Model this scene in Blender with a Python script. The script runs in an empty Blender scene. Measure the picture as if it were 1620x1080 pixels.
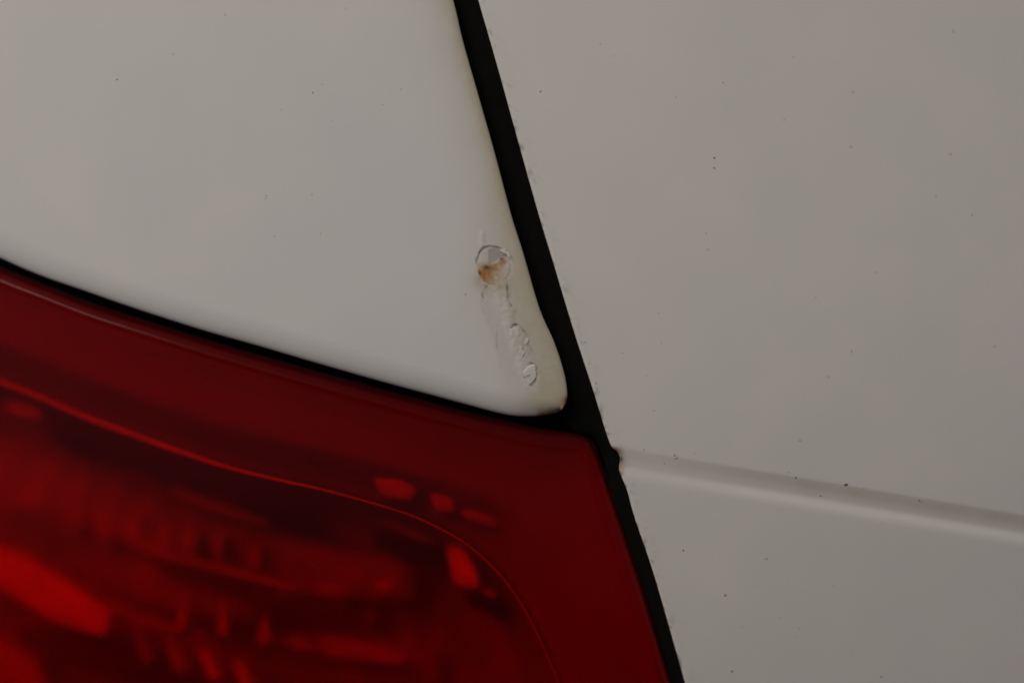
import bpy, math, random
import numpy as np
from mathutils import Vector, Matrix

# ------------------------------------------------------------------ camera, sky, sun, exposure
C = bpy.context.scene.collection
S = bpy.context.scene
PX = 0.00015            # one photograph pixel on the body is 0.15 mm
D = 0.574               # camera to body
TILT = math.radians(65) # body faces the viewer and 25 degrees up
ROOT = Vector((0, 0, 0.95))
R3 = Matrix.Rotation(TILT, 3, 'X')

cd = bpy.data.cameras.new('camera'); cam = bpy.data.objects.new('camera', cd); C.objects.link(cam)
cd.sensor_width = 36; cd.lens = 36 * D / (1620 * PX); cd.clip_start = 0.01; cd.clip_end = 200
cam.location = ROOT + R3 @ Vector((0, 0, D)); cam.rotation_euler = (TILT, 0, 0)
cd.dof.use_dof = True; cd.dof.focus_distance = D + 0.004; cd.dof.aperture_fstop = 3.2
S.camera = cam

SUN_LOCAL = Vector((-0.46, 0.58, 0.64)).normalized()
sun_dir = R3 @ SUN_LOCAL
w = bpy.data.worlds.new('World'); S.world = w; w.use_nodes = True
nt = w.node_tree; bg = nt.nodes['Background']; bg.inputs[1].default_value = 0.05
sky = nt.nodes.new('ShaderNodeTexSky'); sky.sky_type = 'NISHITA'; sky.sun_disc = False
sky.sun_elevation = math.asin(sun_dir.z); sky.sun_rotation = math.atan2(sun_dir.x, sun_dir.y)
sky.dust_density = 6; sky.air_density = 0.8; sky.ozone_density = 1
nt.links.new(sky.outputs[0], bg.inputs[0])
sl = bpy.data.lights.new('sun', 'SUN'); sl.energy = 1.5; sl.angle = math.radians(35); sl.color = (1, .955, .89)
so = bpy.data.objects.new('sun', sl); C.objects.link(so)
so.rotation_euler = sun_dir.to_track_quat('Z', 'Y').to_euler(); so.location = (0, 0, 3)
S.view_settings.view_transform = 'Standard'; S.view_settings.look = 'None'
S.view_settings.exposure = -0.66; S.view_settings.gamma = 1
S.cycles.use_denoising = True
S.cycles.transparent_max_bounces = 24
S.cycles.max_bounces = 10

rng = np.random.default_rng(7); random.seed(7)

# ------------------------------------------------------------------ helpers
def sm(a, b, x):
    t = np.clip((x - a) / (b - a), 0, 1); return t * t * (3 - 2 * t)

def body(px, py):
    """depth (m) of the car's skin towards the viewer, a gently domed corner"""
    dx = (px - 880) / 1000.
    l = np.minimum(dx, 0); r = np.maximum(dx, 0)
    return -0.017 * l * l - 0.0185 * r * r - 0.0042 * ((py - 420) / 600.) ** 2 - 0.0050 * (np.maximum(py - 420, 0) / 600.) ** 2

def pos(px, py, wz):
    k = PX * (D - wz) / D
    return np.stack([(px - 810) * k, (540 - py) * k, wz], -1)

def curve(pts, step=4.0, smooth=True):
    """resampled Catmull-Rom through photograph points"""
    p = np.array(pts, float)
    q = np.vstack([2 * p[0] - p[1], p, 2 * p[-1] - p[-2]])
    out = []
    for i in range(1, len(q) - 2):
        n = 24
        for t in np.arange(n) / n:
            a, b, c, d = q[i - 1], q[i], q[i + 1], q[i + 2]
            out.append(0.5 * (2 * b + (c - a) * t + (2 * a - 5 * b + 4 * c - d) * t * t + (-a + 3 * b - 3 * c + d) * t ** 3)
                       if smooth else b + (c - b) * t)
    out.append(p[-1]); out = np.array(out)
    L = np.r_[0, np.cumsum(np.hypot(*np.diff(out, axis=0).T))]
    if callable(step):
        s = [0.0]
        while s[-1] < L[-1]:
            x = np.interp(s[-1], L, out[:, 0]); y = np.interp(s[-1], L, out[:, 1])
            s.append(s[-1] + step(x, y))
        s = np.array(s) * L[-1] / s[-1]
    else:
        s = np.linspace(0, L[-1], max(2, int(L[-1] / step)))
    return np.stack([np.interp(s, L, out[:, 0]), np.interp(s, L, out[:, 1])], -1)

def offset(c, d):
    t = np.gradient(c, axis=0); t /= np.linalg.norm(t, axis=1, keepdims=True)
    return c + np.stack([-t[:, 1], t[:, 0]], -1) * d

def dist(px, py, c):
    """distance in pixels to a polyline"""
    P = np.stack([px.ravel(), py.ravel()], -1); best = np.full(len(P), 1e9)
    a = c[:-1]; e = c[1:] - c[:-1]; ee = (e * e).sum(1) + 1e-12
    for i in range(0, len(P), 4000):
        q = P[i:i + 4000, None] - a[None]
        t = np.clip((q * e[None]).sum(2) / ee, 0, 1)
        best[i:i + 4000] = np.sqrt((((q - t[..., None] * e[None]) ** 2).sum(2)).min(1))
    return best.reshape(px.shape)

_tab = rng.random((128, 128))
def noise(x, y, f):
    x = x * f + 31.7; y = y * f + 11.3
    i = np.floor(x).astype(int); j = np.floor(y).astype(int); u = x - i; v = y - j
    u = u * u * (3 - 2 * u); v = v * v * (3 - 2 * v)
    g = lambda a, b: _tab[a % 128, b % 128]
    return (g(i, j) * (1 - u) + g(i + 1, j) * u) * (1 - v) + (g(i, j + 1) * (1 - u) + g(i + 1, j + 1) * u) * v
def fbm(x, y, f, o=3):
    return sum(noise(x, y, f * 2 ** k) * .5 ** k for k in range(o)) / sum(.5 ** k for k in range(o))

def make(name, verts, faces, mat, parent=None, smooth=True, attrs=None, label=None, kind=None):
    me = bpy.data.meshes.new(name); me.from_pydata([tuple(v) for v in verts], [], [tuple(f) for f in faces]); me.update()
    if smooth: me.polygons.foreach_set('use_smooth', [True] * len(me.polygons))
    for k, a in (attrs or {}).items():
        if a.ndim == 1:
            at = me.attributes.new(k, 'FLOAT', 'POINT'); at.data.foreach_set('value', a.astype(np.float32))
        else:
            at = me.attributes.new(k, 'FLOAT_COLOR', 'POINT')
            at.data.foreach_set('color', np.c_[a, np.ones(len(a))].astype(np.float32).ravel())
    me.materials.append(mat)
    o = bpy.data.objects.new(name, me); C.objects.link(o); o.parent = parent
    if label: o['label'] = label
    if kind: o['kind'] = kind
    return o

def gridfaces(n, m, flip=False):
    i, j = np.meshgrid(np.arange(n - 1), np.arange(m - 1), indexing='ij')
    a = i * m + j; f = np.stack([a, a + 1, a + m + 1, a + m], -1).reshape(-1, 4)
    return f[:, ::-1] if flip else f

def faceup(V, F):
    f = F[len(F) // 2]; n = np.cross(V[f[1]] - V[f[0]], V[f[2]] - V[f[0]])
    return F[:, ::-1] if n[2] < 0 else F

# ------------------------------------------------------------------ materials
def mat(name):
    m = bpy.data.materials.new(name); m.use_nodes = True
    return m, m.node_tree, m.node_tree.nodes['Principled BSDF']

def paint(name, base):
    """aged white car paint under clear coat; attributes carry grime, rust and dirt in cracks"""
    m, t, b = mat(name); N = t.nodes.new; L = t.links.new
    tc = N('ShaderNodeTexCoord')
    n1 = N('ShaderNodeTexNoise'); n1.inputs['Scale'].default_value = 45; n1.inputs['Detail'].default_value = 4
    n2 = N('ShaderNodeTexNoise'); n2.inputs['Scale'].default_value = 2600; n2.inputs['Detail'].default_value = 3
    L(tc.outputs['Object'], n1.inputs['Vector']); L(tc.outputs['Object'], n2.inputs['Vector'])
    r = N('ShaderNodeValToRGB'); L(n1.outputs['Fac'], r.inputs[0])
    lo = [c * f for c, f in zip(base, (.965, .975, .965))]; hi = [c * f for c, f in zip(base, (1.02, 1.005, 1.01))]
    r.color_ramp.elements[0].position = .3; r.color_ramp.elements[1].position = .7
    r.color_ramp.elements[0].color = (*lo, 1); r.color_ramp.elements[1].color = (*hi, 1)
    last = r.outputs[0]
    for k, col in (('grime', (.60, .535, .40)), ('rust', (.30, .115, .03)), ('crack', (.07, .05, .032))):
        a = N('ShaderNodeAttribute'); a.attribute_name = k
        mu = N('ShaderNodeMath'); mu.operation = 'MULTIPLY_ADD'; mu.use_clamp = True     # a little uneven
        s = N('ShaderNodeMath'); s.operation = 'MULTIPLY'; L(n2.outputs['Fac'], s.inputs[0]); s.inputs[1].default_value = .3
        s2 = N('ShaderNodeMath'); s2.operation = 'ADD'; L(s.outputs[0], s2.inputs[0]); s2.inputs[1].default_value = .85
        L(a.outputs['Fac'], mu.inputs[0]); L(s2.outputs[0], mu.inputs[1]); mu.inputs[2].default_value = 0
        x = N('ShaderNodeMix'); x.data_type = 'RGBA'; L(mu.outputs[0], x.inputs[0]); L(last, x.inputs[6])
        x.inputs[7].default_value = (*col, 1); last = x.outputs[2]
    L(last, b.inputs['Base Color'])
    b.inputs['Roughness'].default_value = .5; b.inputs['Specular IOR Level'].default_value = .2
    b.inputs['Coat Weight'].default_value = .35; b.inputs['Coat Roughness'].default_value = .06
    bu = N('ShaderNodeBump'); bu.inputs['Strength'].default_value = .02; bu.inputs['Distance'].default_value = .0003
    L(n2.outputs['Fac'], bu.inputs['Height']); L(bu.outputs[0], b.inputs['Normal'])
    return m

def plain(name, col, rough=.5, metal=0., spec=.3, nscale=300, var=.12):
    m, t, b = mat(name); N = t.nodes.new; L = t.links.new
    tc = N('ShaderNodeTexCoord'); n = N('ShaderNodeTexNoise'); n.inputs['Scale'].default_value = nscale; n.inputs['Detail'].default_value = 4
    L(tc.outputs['Object'], n.inputs['Vector'])
    r = N('ShaderNodeValToRGB'); L(n.outputs['Fac'], r.inputs[0])
    r.color_ramp.elements[0].position = .3; r.color_ramp.elements[1].position = .7
    r.color_ramp.elements[0].color = (*[c * (1 - var) for c in col], 1); r.color_ramp.elements[1].color = (*[min(1, c * (1 + var)) for c in col], 1)
    L(r.outputs[0], b.inputs['Base Color'])
    b.inputs['Roughness'].default_value = rough; b.inputs['Metallic'].default_value = metal; b.inputs['Specular IOR Level'].default_value = spec
    return m

def attrcol(name, rough=.7):
    m, t, b = mat(name); a = t.nodes.new('ShaderNodeAttribute'); a.attribute_name = 'tone'
    n = t.nodes.new('ShaderNodeTexNoise'); n.inputs['Scale'].default_value = 2500
    tc = t.nodes.new('ShaderNodeTexCoord'); t.links.new(tc.outputs['Object'], n.inputs['Vector'])
    bu = t.nodes.new('ShaderNodeBump'); bu.inputs['Strength'].default_value = .15; bu.inputs['Distance'].default_value = .0002
    t.links.new(n.outputs['Fac'], bu.inputs['Height']); t.links.new(bu.outputs[0], b.inputs['Normal'])
    t.links.new(a.outputs['Color'], b.inputs['Base Color']); b.inputs['Roughness'].default_value = rough
    b.inputs['Specular IOR Level'].default_value = .25
    return m

def lens_material():
    """clear red moulded plastic sheet: tinted see-through plus a weak surface gloss"""
    m = bpy.data.materials.new('red_lens_plastic'); m.use_nodes = True; t = m.node_tree; N = t.nodes.new; L = t.links.new
    t.nodes.remove(t.nodes['Principled BSDF']); out = t.nodes['Material Output']
    tr = N('ShaderNodeBsdfTransparent'); tr.inputs[0].default_value = (.90, .05, .06, 1)
    df = N('ShaderNodeBsdfDiffuse'); df.inputs[0].default_value = (.34, .010, .016, 1)  # diffuse red veil, its tint imitating surface reflection
    gl = N('ShaderNodeBsdfGlossy'); gl.inputs['Roughness'].default_value = .12; gl.inputs[0].default_value = (.9, .9, .9, 1)
    lw = N('ShaderNodeLayerWeight'); lw.inputs[0].default_value = .5
    p = N('ShaderNodeMath'); p.operation = 'POWER'; L(lw.outputs['Facing'], p.inputs[0]); p.inputs[1].default_value = 3
    f = N('ShaderNodeMath'); f.operation = 'MULTIPLY_ADD'; L(p.outputs[0], f.inputs[0]); f.inputs[1].default_value = .7; f.inputs[2].default_value = .011
    a = N('ShaderNodeMixShader'); a.inputs[0].default_value = .10; L(tr.outputs[0], a.inputs[1]); L(df.outputs[0], a.inputs[2])
    b = N('ShaderNodeMixShader'); L(f.outputs[0], b.inputs[0]); L(a.outputs[0], b.inputs[1]); L(gl.outputs[0], b.inputs[2])
    L(b.outputs[0], out.inputs['Surface'])
    # pebbled inner face: scatters what lies behind it
    m2 = bpy.data.materials.new('pebbled_red_lens_plastic'); m2.use_nodes = True; t = m2.node_tree; N = t.nodes.new; L = t.links.new
    t.nodes.remove(t.nodes['Principled BSDF']); out = t.nodes['Material Output']
    tr = N('ShaderNodeBsdfTransparent'); tr.inputs[0].default_value = (.90, .05, .06, 1)
    rf = N('ShaderNodeBsdfRefraction'); rf.inputs[0].default_value = (.90, .05, .06, 1); rf.inputs['IOR'].default_value = 1.15; rf.inputs['Roughness'].default_value = .5
    a = N('ShaderNodeMixShader'); a.inputs[0].default_value = .88; L(tr.outputs[0], a.inputs[1]); L(rf.outputs[0], a.inputs[2])
    L(a.outputs[0], out.inputs['Surface'])
    return m, m2

M_left = paint('aged_white_paint', (.805, .785, .75))
M_right = paint('white_paint', (.83, .795, .74))
M_rubber = plain('black_rubber', (.0065, .0065, .0055), .8, 0, .03)
M_lens, M_pebble = lens_material()
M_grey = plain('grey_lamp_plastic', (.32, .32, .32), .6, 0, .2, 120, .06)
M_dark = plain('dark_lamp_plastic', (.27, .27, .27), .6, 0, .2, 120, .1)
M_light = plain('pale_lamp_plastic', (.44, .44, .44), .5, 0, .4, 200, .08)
M_pale = plain('dull_silver_and_reflection', (.55, .55, .55), .5, 0, .3, 200, .08)  # pale facet colour, also used to paint reflections on the flange
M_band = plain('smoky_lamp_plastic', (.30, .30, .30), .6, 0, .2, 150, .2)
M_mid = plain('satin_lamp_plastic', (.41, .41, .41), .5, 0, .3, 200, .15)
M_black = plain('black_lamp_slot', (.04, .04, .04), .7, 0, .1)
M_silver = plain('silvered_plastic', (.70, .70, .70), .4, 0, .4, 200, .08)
M_edge_glow = plain('red_edge_glow', (.52, .028, .028), .5, 0, .2, 400, .15)  # bright red stands in for light glowing at the lens step
M_speck = plain('dirt_grain', (.25, .21, .17), .8, 0, .1, 3000, .3)
M_faint = plain('dust_film', (.66, .625, .575), .7, 0, .1, 3000, .1)
M_chip = attrcol('chipped_primer_and_rust')
M_flake = plain('lifted_white_paint', (.77, .74, .68), .55, 0, .3, 1500, .04)

# ------------------------------------------------------------------ the car: one thing
car = bpy.data.objects.new('car', None); C.objects.link(car)
car.location = ROOT; car.rotation_euler = (TILT, 0, 0); car.empty_display_size = .02
car['label'] = 'white car seen at its rear corner with red tail light and chipped rusty paint'
car['category'] = 'car'

# ---- left panel: rear wing with the pointed corner above the lamp
wing_pts = [(465, -850), (560, -520), (633, -290), (676, -140), (717, 0), (732, 63), (757, 151), (782, 239), (809, 340), (827, 397), (853.5, 487), (876.5, 540),
            (892, 587), (897.5, 620), (895, 638), (884, 651), (860, 656.8), (824, 658.3), (790, 653.3), (730, 637.5), (680, 624),
            (600, 602.5), (500, 574), (407, 546.7), (333, 526), (267, 505.5), (200, 483.5), (133, 460), (67, 437), (0, 408), (-140, 340), (-350, 225), (-640, 40), (-900, -160)]
def wing_step(x, y):
    return 1.4 if (x > 735 and 340 < y < 670) else 4.0 if (x > 0 and y > -20) else 14.0
wing = curve(wing_pts, wing_step)
def hem(d, r, depth):
    x = np.clip(1 - d / r, 0, 1); return -depth * (1 - np.sqrt(np.clip(1 - x * x, 0, 1)))

CRACKS = [[(770, 452), (766, 458), (763.5, 465), (764, 476)], [(802, 450), (803, 468), (806, 478), (810, 484)],
          [(808.5, 521), (809, 517), (811.5, 514), (815, 512.8), (818.5, 513.2), (822, 514.5), (824, 517.5)], [(826, 520), (831, 526), (833, 530)],
          [(833, 538), (838, 546), (842, 556), (846, 562)], [(786, 523), (785.5, 540), (787.5, 554)], [(762, 480), (768, 505), (769, 512)],
          [(838, 574), (846, 575)], [(753, 416), (754, 408), (759, 398), (767, 391.5), (776, 389.6), (786, 391.5), (792, 396)],
          [(803, 396), (809, 404), (813, 414)], [(829, 597), (833, 591), (838, 589)], [(838, 610), (844, 606), (848, 601)]]
CRACKS_W = [.6, .5, .9, .45, .25, .22, .3, .5, .5, .25, .6, .45]
def chip_r(px, py):
    a = np.arctan2(py - 421, px - 781)
    return np.hypot((px - 781) / 28.5, (py - 420.5) / 31) / (1 + .05 * np.sin(3 * a + 1) + .04 * np.sin(5 * a))

def chip_depth(py):
    return .00001 + .00024 * sm(426, 400, py)

def wing_w(px, py, d):
    it = np.argmin(np.hypot(wing[:, 0] - 888, wing[:, 1] - 650))
    dg = dist(px, py, wing[:it + 1:2]); dl = dist(px, py, wing[it::2])
    side = sm(.05, .95, dl / (dg + dl + 1e-6))                # 1 on the gap side, 0 along the lamp
    r = 11 * side + 42 * (1 - side)
    dep = np.interp(r, [11, 40], [.0006, .0024])
    wz = body(px, py) + hem(d, r, dep)
    # damage: sunken chip with a raised lip, blistered run below it
    q = chip_r(px, py)
    wz = wz - chip_depth(py) * sm(1.05, .97, q) + .00002 * np.exp(-((q - 1.09) / .07) ** 2)
    run = curve([(786, 448), (800, 490), (816, 525), (828, 562), (840, 604)], 3.)
    dr = dist(px, py, run) if px.size < 4e5 else None
    n = fbm(px - .28 * py, py * .45, .085, 3); n2 = noise(px, py, .22)
    wz = wz + (np.exp(-(dr / 19.) ** 4) * (.00030 * (n - .45) + .00007 * (n2 - .5)) + .00003 * sm(16, 10, dr + 16 * (fbm(px, py, .13, 3) - .5)) + .00003 * sm(10, 6, dr + 14 * (fbm(px + 90, py, .17, 3) - .5))) * sm(700, 730, px)
    d2 = dist(px, py, curve([(766, 452), (768, 490), (776, 530), (790, 575)], 3.)); d3 = dist(px, py, curve([(800, 452), (806, 495), (808, 512)], 3.))
    wz = wz + (.00007 * np.exp(-(d2 / 5.) ** 2) + .00009 * np.exp(-(d3 / 5.) ** 2)) * (.4 + n) * sm(700, 730, px)
    wz = wz + .00013 * np.exp(-((px - 763) / 4.) ** 2) * sm(362, 370, py) * sm(396, 388, py)
    return wz

def wing_sheet():
    ss = np.r_[0, .8, 1.8, 3, 4.5, 6.2, 8, 10, np.arange(12, 160, 1.5), np.arange(160, 330, 6), np.arange(330, 2400, 26)]
    A = np.array([-900., -900.])
    n, m = len(wing), len(ss)
    ray = A[None] - wing; L = np.linalg.norm(ray, axis=1); ray /= L[:, None]
    s2 = np.minimum(ss[None] * np.ones((n, 1)), 1e9)
    frac = np.where(ss <= 330, 0, (ss - 330) / (ss[-1] - 330))
    s2 = np.where(ss[None] <= 330, ss[None] * np.minimum(1, L[:, None] / 900), 330 * np.minimum(1, L[:, None] / 900) + frac[None] * np.maximum(0, L[:, None] - 30 - 330 * np.minimum(1, L[:, None] / 900)))
    px = wing[:, None, 0] + ray[:, None, 0] * s2; py = wing[:, None, 1] + ray[:, None, 1] * s2
    d = np.minimum(dist(px, py, wing), 400); d[:, 0] = 0
    wz = wing_w(px, py, d)
    # hem flange folding back behind the edge
    px = np.c_[px[:, :1], px[:, :1], px]; py = np.c_[py[:, :1], py[:, :1], py]; d = np.c_[d[:, :1], d[:, :1], d]
    wz = np.c_[wz[:, :1] - .009, wz[:, :1] - .0012, wz]
    V = pos(px, py, wz).reshape(-1, 3); F = gridfaces(n, m + 2); F = faceup(V, F)
    x, y, dd = px.ravel(), py.ravel(), d.ravel()
    nz = fbm(x, y, .02, 4); nf = fbm(x, y, .12, 3)
    gap = wing[(wing[:, 1] < 640) & (wing[:, 0] > 440) & (np.arange(len(wing)) < np.argmax(wing[:, 0]) + 4)]
    dg = dist(x, y, gap)
    wide = 22 + 42 * sm(250, 560, y)
    g = .62 * np.exp(-(dg / (wide * (.7 + .6 * nz))) ** 1.5) * (.75 + .5 * nf)
    g += .35 * np.exp(-((dg - 6) / 7.) ** 2) * sm(330, 60, np.abs(y - 250)) * nf
    g += .28 * np.exp(-(np.hypot((x - 868) / 34, (y - 632) / 26)) ** 2)
    run = curve([(775, 440), (795, 500), (815, 560), (838, 610)], 4.)
    g += .30 * np.exp(-(dist(x, y, run) / 30.) ** 2) * (.7 + .5 * nf)
    g += .36 * np.exp(-(dg / 55.) ** 2)
    g *= 1 - .55 * np.exp(-(dist(x, y, run) / 11.) ** 2)
    g *= sm(-420, -100, y)
    tip = curve([(896, 632), (891, 645), (880, 652.5), (858, 657)], 2.)
    ru = 1.1 * np.exp(-(dist(x, y, tip) / 6.5) ** 2) * (.25 + 1.1 * nf)
    ru += .5 * np.exp(-np.hypot((x - 762) / 10, (y - 444) / 10) ** 2) * (.1 + 1.2 * nf)
    g += .55 * np.exp(-np.hypot((x - 783) / 24, (y - 450) / 16) ** 2)
    cr = np.zeros(len(x))
    sel = (x > 740) & (x < 860) & (y > 360) & (y < 620)
    for c, k in zip(CRACKS, CRACKS_W):
        cc = curve(c, 1.5); v = k * np.exp(-(dist(x[sel], y[sel], cc) / 1.5) ** 2) * (.1 + 1.6 * noise(x[sel], y[sel], .2) ** 1.3)
        cr[sel] = np.maximum(cr[sel], v)
    return V, F, dict(grime=np.clip(g, 0, 1), rust=np.clip(ru, 0, 1), crack=np.clip(cr, 0, 1))
V, F, A = wing_sheet()
wing_o = make('rear_wing', V, F, M_left, car, attrs=A, label='white rear wing panel with rounded corner, chipped and grimy along its edge')

# sub-parts of the wing: the bare chip and the lifted flakes
def chip():
    n = 57; g = np.linspace(-1, 1, n); a, b = np.meshgrid(g, g, indexing='ij')
    r = np.maximum(np.abs(a), np.abs(b)); h = np.hypot(a, b) + 1e-9
    a, b = a * r / h, b * r / h                                # square grid mapped to a disc
    px = 781 + 28.2 * a; py = 420.5 + 30.6 * b
    nz = fbm(px, py, .11, 3); nf = fbm(px, py, .35, 2)
    wz = body(px, py) - chip_depth(py) + .00006 + .00012 * (nz - .5)
    wz -= .00016 * sm(.90, 1, np.hypot(a, b)) * (.3 + 1.2 * noise(px, py, .3))
    x, y, nz, nf = px.ravel(), py.ravel(), nz.ravel(), nf.ravel()
    col = np.tile(np.array([.70, .64, .555]), (len(x), 1))       # cream filler
    def lay(c, k):
        k = np.clip(k, 0, 1)[:, None]; col[:] = col * (1 - k) + np.array(c) * k
    # slanting front of the rust, falling to the left
    f = y - (425 - (x - 770) * .62 + 5 * (nz - .5))
    lay((.43, .40, .375), sm(-2, -6, f) * sm(768, 774, x) * sm(808, 797, x - (y - 400) * .3) * .95)   # grey primer wedge
    lay((.66, .61, .55), sm(-1, -6, f) * sm(774, 768, x))
    lay((.52, .35, .17), np.exp(-np.abs(f - 6) / 12) * sm(-4, 2, f) * (.45 + .9 * nz) * sm(812, 785, x))
    lay((.60, .47, .29), .9 * np.exp(-(np.hypot((x - 778) / 24, (y - 438) / 12)) ** 2) * (.6 + .6 * nz))
    lay((.47, .20, .045), 1.15 * np.exp(-(np.hypot((x - 766) / 14, (y - 434) / 12)) ** 2) * (.35 + 1.1 * nf))
    lay((.40, .19, .06), .8 * sm(.52, .75, nf) * np.exp(-np.abs(f - 5) / 9) * sm(-4, 1, f))
    lay((.42, .19, .07), .85 * np.exp(-(np.hypot((x - 774) / 13, (y - 423) / 6)) ** 2) * (.5 + nf))
    lay((.13, .055, .018), .98 * np.exp(-(np.hypot((x - 770) / 4.6, (y - 423) / 3.2)) ** 2))
    lay((.22, .09, .02), .9 * np.exp(-(np.hypot((x - 759) / 3.2, (y - 432) / 4)) ** 2))
    lay((.16, .09, .05), .9 * np.exp(-(np.hypot((x - 793.5) / 3.2, (y - 409.5) / 2.6)) ** 2))
    lay((.30, .15, .06), .7 * np.exp(-(np.hypot((x - 796) / 5, (y - 413) / 4)) ** 2))
    lay((.20, .13, .09), .8 * np.exp(-(np.hypot((x - 800) / 6, (y - 405) / 1.3)) ** 2))
    V = pos(px, py, wz).reshape(-1, 3); F = faceup(V, gridfaces(n, n))
    make('rust_chip', V, F, M_chip, wing_o, attrs=dict(tone=col), label='oval chip of bare primer with orange rust')
chip()

def flake(outline, lift, tilt=(0, 0)):
    c = curve(outline + outline[:1], 1.2, False)[:-1]; n = len(c); c = c + (np.stack([noise(c[:, 0], c[:, 1], .45), noise(c[:, 1], c[:, 0], .45)], -1) - .5) * 2.6; m = c.mean(0)
    rings = []
    for k, (s, h) in enumerate(((1., -.00012), (1., .3 * lift), (.86, .85 * lift), (.55, lift), (.05, lift * .8))):
        q = m + (c - m) * s
        hh = h + (tilt[0] * (q[:, 0] - m[0]) + tilt[1] * (q[:, 1] - m[1])) * (0 if h < 0 else 1)
        rings.append(pos(q[:, 0], q[:, 1], body(q[:, 0], q[:, 1]) + .0001 + hh))
    V = np.concatenate(rings); F = []
    for k in range(4):
        for i in range(n):
            F.append((k * n + i, k * n + (i + 1) % n, (k + 1) * n + (i + 1) % n, (k + 1) * n + i))
    return make('paint_flake', V, np.array(F), M_flake, wing_o)
flake([(841, 577), (847, 578), (849, 586), (848.5, 598), (843, 605), (837, 610), (838, 602), (840, 594), (838, 588), (833, 592), (829, 596), (827, 590), (831, 583), (836, 579)], .00007, (3e-6, -4e-6))
flake([(795, 393), (801, 396), (807, 402), (809, 409), (805, 407), (800, 402), (795, 400), (791, 397)], .00006, (1e-6, -2e-6))
flake([(797, 470), (802, 474), (806, 484), (804, 492), (799, 484)], .00006)
flake([(806, 520), (812, 517), (820, 519), (824, 528), (819, 534), (811, 532), (807, 527)], .00003, (2e-6, -3e-6))
flake([(820, 546), (827, 549), (831, 559), (828, 566), (822, 558)], .00006)
flake([(829, 540), (834, 533), (837, 537), (834, 543), (830, 546)], .00003)

# ---- right panel: the tailgate side with its pressed crease
tail_pts = [(420, -1240), (600, -560), (668, -310), (712, -150), (756.4, 0), (789, 113), (817, 214), (851.5, 337), (877, 421), (907, 521), (937, 613), (957, 678), (965, 701), (969, 708), (975, 712.5), (979.5, 719), (981, 727), (979.5, 736), (979.6, 743),
            (983, 753), (992.6, 777), (1004.6, 820), (1036, 913), (1084, 1080), (1150, 1310), (1260, 1700)]
tail = curve(tail_pts, lambda x, y: 1.2 if 695 < y < 760 else 2.6 if 660 < y < 900 else 5 if -20 < y < 1100 else 14)
GX = np.array([900, 985, 1620, 2400.]); GY = np.array([723.8, 738, 844, 974.])
_q = np.arange(-80, 160, .5)
_sl = -(.10 + .10 * sm(-8, -26, _q)) * sm(-32, -27, _q) * sm(4, -8, _q) + .30 * sm(-5, 6, _q) * sm(24, 6, _q)
_pr = np.cumsum(_sl) * .5 * PX
def prof(q):
    return np.interp(q, _q, _pr)
def tail_sheet():
    ss = np.r_[0, .7, 1.5, 2.5, 4, 6, 8.5, 12, 16, 21, np.arange(27, 760, 6.5), np.arange(760, 1600, 30)]
    n, m = len(tail), len(ss)
    # rows follow the crease so the crease is resolved everywhere
    slope = 0.165
    px = tail[:, None, 0] + ss[None]; py = tail[:, None, 1] + slope * ss[None] * np.ones((n, 1))
    edge = tail[:, None] * 0
    d = dist(px, py, tail); d[:, 0] = 0
    wz = body(px, py) + hem(d, 4, .0005)
    q = py - np.interp(px, GX, GY)
    fade = sm(2200, 1700, px)
    k = .55 + .45 * sm(1000, 1250, px)
    wz = wz + prof(q) * k
    px = np.c_[px[:, :1], px[:, :1], px]; py = np.c_[py[:, :1], py[:, :1], py]; wz = np.c_[wz[:, :1] - .012, wz[:, :1] - .001, wz]
    V = pos(px, py, wz).reshape(-1, 3); F = faceup(V, gridfaces(n, m + 2))
    x, y = px.ravel(), py.ravel(); dd = np.c_[d[:, :1], d[:, :1], d].ravel(); nz = fbm(x, y, .03, 4); nf = fbm(x, y, .2, 3)
    q = y - np.interp(x, GX, GY)
    g = .22 * np.exp(-(dd / 14) ** 1.3) * nf
    g += .5 * np.exp(-((q + 18) / 10.) ** 2) * (.3 + nz) * (.5 + .5 * sm(1000, 1300, x))
    notch = curve([(969, 708), (976, 711.5), (982, 719), (984, 728), (981, 738), (978.6, 742)], 1.5)
    dn = dist(x, y, notch)
    ru = .8 * np.exp(-(dn / 6.5) ** 2) * (.2 + 1.2 * noise(x, y, .12)) * sm(700, 712, y)
    cr = .9 * np.exp(-np.hypot((x - 983) / 3, (y - 726) / 6) ** 2)
    cr += .55 * sm(.70, .86, noise(x, y, .16)) * np.exp(-dd / 7.)
    return V, F, dict(grime=np.clip(g, 0, 1), rust=np.clip(ru, 0, 1), crack=np.clip(cr, 0, 1))
V, F, A = tail_sheet()
tail_o = make('tailgate', V, F, M_right, car, attrs=A, label='white tailgate panel with a pressed crease and a rusty nick at its edge')

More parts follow.
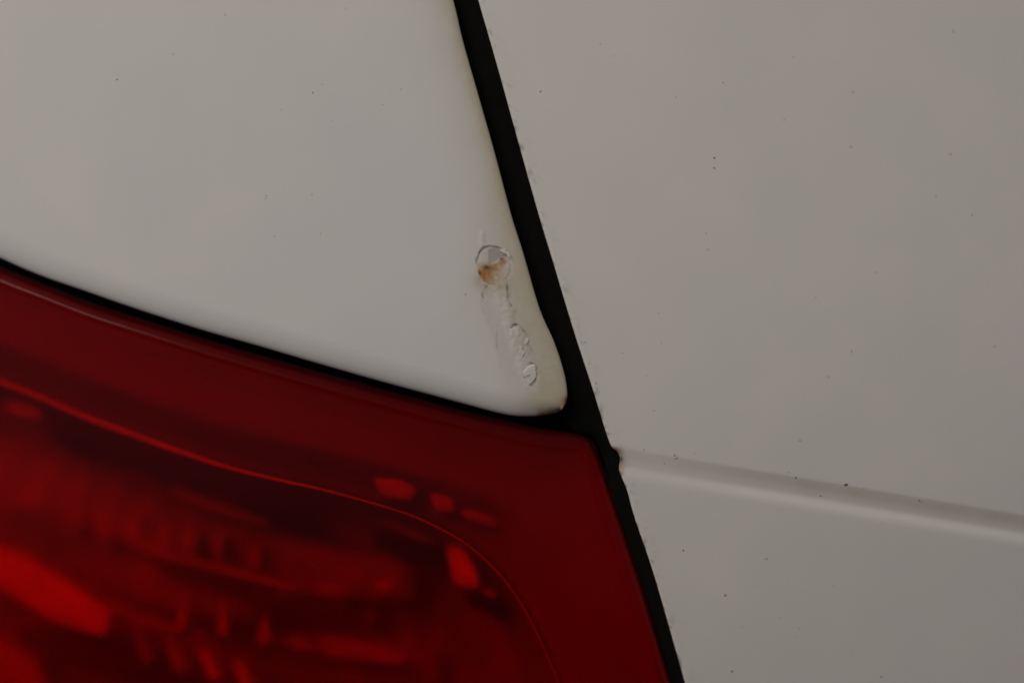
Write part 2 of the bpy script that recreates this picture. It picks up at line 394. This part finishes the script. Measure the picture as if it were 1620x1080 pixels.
# dirt on both panels: small raised grains
def specks(name, items, m, parent, flat):
    V, F = [], []
    for (x, y, r) in items:
        r *= .78 if r > 1.75 else .6
        k = 9; b = len(V); ph = random.random() * 6; e = random.uniform(.7, 1.3)
        w0 = float(body(np.array(x), np.array(y)))
        if parent is tail_o:
            q = y - np.interp(x, GX, GY); w0 += float(prof(q)) * float(.55 + .45 * sm(1000, 1250, np.array(x)))
        for s, h in ((1., -.00002), (.8, .5), (.4, .9)):
            for i in range(k):
                a = i * 2 * math.pi / k + ph; rr = r * s * (1 + .22 * math.sin(2 * a + ph) + .1 * math.sin(3 * a))
                V.append(pos(np.array(x + rr * math.cos(a) * e), np.array(y + rr * math.sin(a)), np.array(w0 + (h if h < 0 else h * r * PX * flat))))
        V.append(pos(np.array(float(x)), np.array(float(y)), np.array(w0 + r * PX * flat)))
        for j in range(2):
            for i in range(k): F.append((b + j * k + i, b + j * k + (i + 1) % k, b + (j + 1) * k + (i + 1) % k, b + (j + 1) * k + i))
        for i in range(k): F.append((b + 2 * k + i, b + 2 * k + (i + 1) % k, b + 3 * k))
    return make(name, V, F, m, parent, kind='stuff')
dark_l = [(185, 126, 1.9), (495, 147, 1.8), (421, 310, 1.7), (434, 374, 1.6), (507, 370, 1.6), (526, 191, 1.3), (737, 465, 1.3), (770, 506, 1.6), (768, 493, 1.1),
          (828, 577, 1.5), (808, 484, 1.8), (812, 514, 1.4), (822, 514, 1.4), (804, 459, 1.2)]
faint_l = [(275, 86, 3), (356, 24, 3.5), (547, 14, 3), (494, 308, 3), (446, 174, 2.5), (510, 134, 2.5), (702, 22, 3), (635, 142, 3), (606, 166, 2.5), (421, 314, 2.5), (736, 466, 3.5)]
dark_r = [(972, 89, 1.5), (1130, 250, 2), (1130, 266, 1.9), (1144, 131, 1.6), (1347, 555, 1.7), (985, 558, 1.4), (1035, 649, 1.4), (1042, 495, 1.3), (1046, 542, 1.2), (855, 145, 1.8),
          (926, 541, 1.6), (932, 575, 1.5), (943, 606, 1.8), (1019, 711, 1.6), (1067, 720, 2.0), (1099, 717, 1.5), (1051, 733, 1.5), (997, 777, 1.5), (1338, 766, 3.2), (1298, 784, 1.8), (1248, 747, 1.3),
          (1259, 755, 1.8), (1454, 791, 2.0), (1147, 941, 1.9), (1235, 977, 1.5), (1174, 991, 1.5), (1265, 993, 1.4), (1346, 1029, 1.3), (1158, 1061, 2.6), (1394, 1070, 1.9), (1193, 926, 1.0), (1261, 1006, 1.0),
          (1270, 934, 1.0), (1081, 870, 1.8), (1310, 595, 1.3), (1101, 617, 1.1), (1023, 595, 1.1), (1055, 985, 1.3), (1062, 992, 1.2), (1075, 1030, 1.2), (940, 590, 1.2)]
faint_r = [(1345, 232, 4.2), (1502, 243, 4.2), (1480, 311, 3.5), (1348, 146, 3.5), (1255, 91, 3), (1507, 50, 3.5), (1384, 431, 3.2), (1347, 557, 2.8), (1310, 596, 3), (1117, 369, 3), (1120, 395, 2.5), (1069, 154, 3),
           (1240, 190, 3), (1572, 547, 3.5), (1537, 340, 3.2), (1211, 882, 4.8), (1317, 925, 3), (1365, 771, 3), (1455, 791, 4), (1068, 721, 5), (1265, 695, 4), (1290, 470, 2.4), (950, 70, 2.5)]
specks('dirt_grain', dark_l, M_speck, wing_o, .5); specks('dust_mark', faint_l, M_faint, wing_o, .06)
specks('dirt_grain', dark_r, M_speck, tail_o, .5); specks('dust_mark', faint_r, M_faint, tail_o, .06)

# ---- black rubber seal filling the gap between the panels
def strip(name, a, b, depth, bulge, m, parent, n=400, k=9):
    ia = np.linspace(0, 1, n)
    rs = lambda c: np.stack([np.interp(ia, np.linspace(0, 1, len(c)), c[:, 0]), np.interp(ia, np.linspace(0, 1, len(c)), c[:, 1])], -1)
    a, b = rs(a), rs(b); s = np.linspace(0, 1, k)
    px = a[:, None, 0] * (1 - s) + b[:, None, 0] * s; py = a[:, None, 1] * (1 - s) + b[:, None, 1] * s
    wz = body(px, py) + depth + bulge * (1 - (2 * s[None] - 1) ** 2)
    V = pos(px, py, wz).reshape(-1, 3); return make(name, V, faceup(V, gridfaces(n, k)), m, parent)
seal_l = curve([(440, -850), (700, 0), (790, 340), (858, 590), (905, 676), (944, 698), (975, 800), (1016, 920), (1064, 1080), (1236, 1640)], 5)
seal_r = curve([(560, -850), (770, 0), (865, 340), (950, 610), (990, 710), (1025, 800), (1100, 1080), (1270, 1620)], 5)
strip('rubber_seal', seal_l, seal_r, -.0052, .0014, M_rubber, car)

# ---- tail light
lamp = bpy.data.objects.new('tail_light', None); C.objects.link(lamp); lamp.parent = car; lamp.empty_display_size = .02
lens_pts = [(-860, -118), (-600, 82), (-340, 250), (-140, 354), (0, 420), (75, 450), (156, 481), (259, 514), (370, 548), (500, 585), (642, 624), (746, 651), (850, 674), (905, 683), (931, 691), (945, 709), (957, 740),
            (977, 800), (1018, 920), (1066.5, 1080), (1130, 1290), (1240, 1650)]
lens_c = curve(lens_pts, lambda x, y: 3 if (x > -20 and y < 1100) else 12)
LA = np.array([-800., 1650.])
def lens_w(px, py, d=None):
    wz = body(px, py) - .0028
    return wz if d is None else wz + hem(d, 27, .0042)
def fan(c, A, ss, far):
    ray = A[None] - c; L = np.linalg.norm(ray, axis=1); ray /= L[:, None]
    k = np.minimum(1, L / 900)[:, None]; tot = 330 * k
    fr = np.clip((ss - 330) / (ss[-1] - 330), 0, 1)[None]
    s2 = np.where(ss[None] <= 330, ss[None] * k, tot + fr * np.maximum(0, L[:, None] - far - tot))
    return c[:, None, 0] + ray[:, None, 0] * s2, c[:, None, 1] + ray[:, None, 1] * s2
ss = np.r_[0, .8, 2, 3.5, 5.5, 8, 11, 14, 17, 20, 23, 26, 29, 32, np.arange(38, 330, 10), np.arange(330, 2300, 40)]
px, py = fan(lens_c, LA, ss, 30); d = dist(px, py, lens_c); d[:, 0] = 0
wo = lens_w(px, py, d) + .00026 * np.exp(-((d - 23) / 4.5) ** 2); wi = wo - .0025
P = np.c_[px[:, ::-1], px]; Q = np.c_[py[:, ::-1], py]; W = np.c_[(wi - .0006 * (ss < 1))[:, ::-1], wo]
V = pos(P, Q, W).reshape(-1, 3); n, m = P.shape
lens = make('lens', V, gridfaces(n, m), M_lens, lamp, label='clear red moulded lens')
lens.data.materials.append(M_pebble)
idx = np.tile((np.arange(m - 1) < len(ss) - 1).astype(np.int32), n - 1); lens.data.polygons.foreach_set('material_index', idx)

line_pts = [(-700, 190), (-330, 440), (-120, 555), (0, 606), (60, 630), (130, 660), (250, 704), (350, 737), (430, 757), (500, 772), (580, 793), (650, 815), (700, 838), (740, 862), (780, 897), (810, 932), (835, 972), (855, 1012), (874, 1055), (884, 1082), (930, 1230), (1020, 1620)]
line = curve(line_pts, 4)
# flange inside the lens between its rim and the inner line
def loft(name, a, wa, b, wb, m, parent, k=14, n=420, shape=lambda s: s, label=None):
    ia = np.linspace(0, 1, n)
    rs = lambda c: np.stack([np.interp(ia, np.linspace(0, 1, len(c)), c[:, 0]), np.interp(ia, np.linspace(0, 1, len(c)), c[:, 1])], -1)
    a, b = rs(a), rs(b); s = np.linspace(0, 1, k)
    px = a[:, None, 0] * (1 - s) + b[:, None, 0] * s; py = a[:, None, 1] * (1 - s) + b[:, None, 1] * s
    wz = body(px, py) + wa + (wb - wa) * shape(s)[None]
    V = pos(px, py, wz).reshape(-1, 3); return make(name, V, faceup(V, gridfaces(n, k)), m, parent, label=label)
uni = lambda p: curve(p, 5)
# pair the two curves by matched control points so the loft runs straight across
rim_m = uni([(-840, -100), (-340, 256), (-140, 360), (0, 426), (75, 456), (156, 488), (259, 520), (370, 554), (500, 592), (642, 631), (746, 658), (850, 681), (907, 686), (938, 703), (953, 742), (974, 803), (1014, 923), (1062, 1083), (1236, 1650)])
lip = [(-.0075, 0)]
flange_in = offset(line, -3)
loft('flange', rim_m, -.0110, flange_in, -.0220, M_grey, lamp, k=22, shape=lambda s: np.where(s < .68, s * .45, .306 + .694 * sm(.62, 1.0, s)), label='opaque border under the lens')

# red tube along the inner line, coloured to imitate the lens step's glow
def tube(name, c, wz, r, m, parent, k=8):
    t = np.gradient(c, axis=0); t /= np.linalg.norm(t, axis=1, keepdims=True); nrm = np.stack([-t[:, 1], t[:, 0]], -1)
    V = []
    for i in range(k):
        a = 2 * math.pi * i / k; q = c + nrm * (r * math.cos(a))[:, None]
        V.append(pos(q[:, 0], q[:, 1], wz + r * PX * math.sin(a)))
    V = np.stack(V, 1).reshape(-1, 3); n = len(c); F = []
    for j in range(n - 1):
        for i in range(k): F.append((j * k + i, j * k + (i + 1) % k, (j + 1) * k + (i + 1) % k, (j + 1) * k + i))
    return make(name, V, F, m, parent)
rad = 1.9 + 4.2 * sm(640, 120, line[:, 0])
tube('edge_glow', line, lens_w(line[:, 0], line[:, 1]) - .0013 - 0.0085 * sm(600, 80, line[:, 0]), rad, M_edge_glow, lamp)

# reflector bowl: wall, then stepped floor
wall_c = offset(line, 46)
loft('bowl_wall', offset(line, 1), -.0220, wall_c, -.040, M_dark, lamp, k=10)
px, py = fan(wall_c[::2], np.array([-800., 1650.]), np.r_[np.arange(0, 330, 8), np.arange(330, 2300, 60)], 30)
dw = dist(px, py, wall_c); nz = fbm(px, py, .012, 3)
ux = px + .25 * py
fl = np.abs(np.sin(ux / 58. * math.pi)) ** .6
wz = body(px, py) - .040 - .0028 * np.sin(dw / 25.) * sm(0, 40, dw) - .004 * nz + .0017 * (fl - .5) * sm(10, 70, dw) * sm(.3, .6, fbm(px + 77, py, .007, 2))
V = pos(px, py, wz).reshape(-1, 3)
make('reflector_floor', V, faceup(V, gridfaces(*px.shape)), M_mid, lamp)
# unseen walls added at the lamp's cut ends to keep stray light out
for c0, c1 in ((lens_c[0], LA), (lens_c[-1], LA)):
    s = np.linspace(0, 1, 30); x = c0[0] * (1 - s) + c1[0] * s; y = c0[1] * (1 - s) + c1[1] * s
    b = body(x, y); V = np.concatenate([pos(x, y, b - .003), pos(x, y, b - .06)])
    make('light_stop', V, [(i, i + 1, 31 + i, 30 + i) for i in range(29)], M_dark, lamp)

# moulded pieces in the bowl and painted reflections on the flange, as tilted blocks
def block(name, poly, depth, m, tilt=(0, 0), thick=.004, bevel=.86):
    """pillow-topped block with rounded corners"""
    depth = depth * 1.33
    c = np.array(poly, float)
    for _ in range(2):
        e = np.roll(c, -1, 0); c = np.stack([c * .88 + e * .12, c * .12 + e * .88], 1).reshape(-1, 2)
    k = len(c); mid = c.mean(0); rings = []
    for sc, h in ((1.04, -thick), (1.0, -.0016), (.93, -.0007), (.8, -.0002), (.5, 0)):
        q = mid + (c - mid) * sc
        rings.append(pos(q[:, 0], q[:, 1], body(q[:, 0], q[:, 1]) + depth + h + (tilt[0] * (q[:, 0] - mid[0]) + tilt[1] * (q[:, 1] - mid[1])) * PX))
    V = np.concatenate(rings); F = [(j * k + i, j * k + (i + 1) % k, (j + 1) * k + (i + 1) % k, (j + 1) * k + i) for j in range(4) for i in range(k)]
    F = [list(f) for f in F] + [list(range(4 * k, 5 * k))]
    return make(name, V, F, m, lamp)
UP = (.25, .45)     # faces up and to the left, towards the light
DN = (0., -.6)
for p in ([(74, 688), (112, 690), (158, 716), (150, 733), (118, 724), (84, 706)], [(168, 716), (208, 734), (206, 750), (170, 738)], [(222, 740), (268, 758), (268, 772), (226, 760)],
          [(281, 758), (330, 778), (332, 793), (286, 780)]):
    block('slot', p, -.0235, M_black, thick=.002)
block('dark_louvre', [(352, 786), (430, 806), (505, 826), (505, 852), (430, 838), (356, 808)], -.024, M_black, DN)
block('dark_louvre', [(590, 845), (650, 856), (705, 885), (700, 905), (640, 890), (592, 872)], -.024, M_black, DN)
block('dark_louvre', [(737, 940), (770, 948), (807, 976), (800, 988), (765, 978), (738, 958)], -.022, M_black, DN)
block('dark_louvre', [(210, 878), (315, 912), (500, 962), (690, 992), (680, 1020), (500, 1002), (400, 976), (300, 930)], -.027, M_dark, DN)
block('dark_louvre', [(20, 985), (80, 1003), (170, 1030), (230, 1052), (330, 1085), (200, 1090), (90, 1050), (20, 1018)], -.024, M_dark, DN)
# light facets; the pale blocks on the flange stand in for reflections
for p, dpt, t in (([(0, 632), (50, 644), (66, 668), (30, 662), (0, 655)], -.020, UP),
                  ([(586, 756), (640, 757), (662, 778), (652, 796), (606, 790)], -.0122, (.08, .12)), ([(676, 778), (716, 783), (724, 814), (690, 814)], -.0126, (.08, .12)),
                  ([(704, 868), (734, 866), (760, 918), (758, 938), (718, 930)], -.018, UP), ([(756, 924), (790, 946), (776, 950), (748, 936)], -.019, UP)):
    block('bright_facet_and_reflection', p, dpt, M_silver if p[0][0] > 700 else M_pale, t, thick=.003)
block('dim_facet_and_reflection', [(718, 792), (774, 796), (800, 824), (788, 842), (730, 824)], -.0132, M_light, (.08, .12), .003)  # pale block painting a dimmer reflection on the flange
block('dim_facet_and_reflection', [(440, 886), (537, 900), (544, 956), (500, 950), (436, 926)], -.026, M_mid, UP, .003)
block('dim_facet_and_reflection', [(585, 917), (626, 920), (622, 944), (592, 950)], -.023, M_mid, UP, .003)
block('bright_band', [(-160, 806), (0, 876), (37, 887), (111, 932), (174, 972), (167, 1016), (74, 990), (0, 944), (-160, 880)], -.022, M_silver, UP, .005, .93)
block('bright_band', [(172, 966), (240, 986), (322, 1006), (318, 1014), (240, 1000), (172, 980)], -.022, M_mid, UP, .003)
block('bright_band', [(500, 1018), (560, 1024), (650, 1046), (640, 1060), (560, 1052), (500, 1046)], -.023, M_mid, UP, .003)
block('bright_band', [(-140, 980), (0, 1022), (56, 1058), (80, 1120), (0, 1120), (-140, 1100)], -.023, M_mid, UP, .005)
# broad stepped bands of the reflector
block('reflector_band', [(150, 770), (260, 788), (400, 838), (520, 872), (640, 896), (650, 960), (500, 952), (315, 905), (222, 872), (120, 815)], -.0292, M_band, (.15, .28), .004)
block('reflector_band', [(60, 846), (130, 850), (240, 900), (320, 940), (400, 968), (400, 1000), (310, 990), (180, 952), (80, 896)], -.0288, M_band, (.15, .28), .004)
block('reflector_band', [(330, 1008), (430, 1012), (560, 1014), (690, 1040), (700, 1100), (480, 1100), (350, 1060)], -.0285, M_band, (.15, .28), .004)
# long fine steps of the reflector, running with the lamp's upper line
for p in ([(180, 742), (262, 770), (340, 804), (420, 828), (420, 834), (336, 812), (258, 780), (178, 752)],
          [(110, 806), (222, 866), (330, 898), (470, 934), (468, 942), (326, 908), (216, 878), (108, 818)],
          [(520, 806), (580, 812), (690, 858), (688, 866), (580, 824), (520, 814)],
          [(380, 1000), (470, 1016), (500, 1030), (494, 1040), (462, 1030), (378, 1010)],
          ):
    block('reflector_step', p, -.024, M_light, UP, .003)
for k, x in enumerate(range(112, 640, 47)):
    y = 786 + .30 * (x - 112) + 6 * math.sin(k * 2.1)
    block('reflector_rib', [(x - 9, y), (x + 9, y + 5), (x + 13, y + 62), (x - 7, y + 56)], -.0286, M_light if k % 2 == 1 else M_mid, UP, .003)
# prism teeth
for x, y, h in ((285, 930, 74), (350, 952, 62), (415, 970, 56)):
    block('prism_tooth', [(x, y), (x + 6, y + h * .35), (x + 11, y + h), (x - 10, y + h), (x - 6, y + h * .35)], -.0200, M_light, UP, .003)
for x, y, h in ((296, 838, 46), (340, 846, 44), (400, 866, 40)):
    block('prism_rib', [(x - 8, y), (x + 8, y + 4), (x + 9, y + h), (x - 8, y + h - 4)], -.025, M_mid, UP, .003)
for x, y in ((196, 990), (250, 1010), (304, 1022), (362, 1050)):
    block('slanted_rib', [(x, y), (x + 16, y + 5), (x + 46, y + 62), (x + 24, y + 62)], -.021, M_silver if x > 290 else M_mid, UP, .003)

# black gasket between the wing and the lamp
g_a = curve([(-880, -200), (-350, 190), (-140, 310), (0, 380), (133, 432), (333, 498), (500, 546), (680, 596), (800, 628), (890, 628), (950, 650)], 5)
g_b = curve([(-880, -124), (-600, 80), (-340, 250), (-140, 355), (0, 426), (75, 456), (156, 488), (259, 520), (370, 554), (500, 592), (642, 631), (746, 658), (850, 679), (907, 684), (944, 704)], 5)
strip('lamp_gasket', g_a, g_b, -.0098, 0, M_rubber, car)
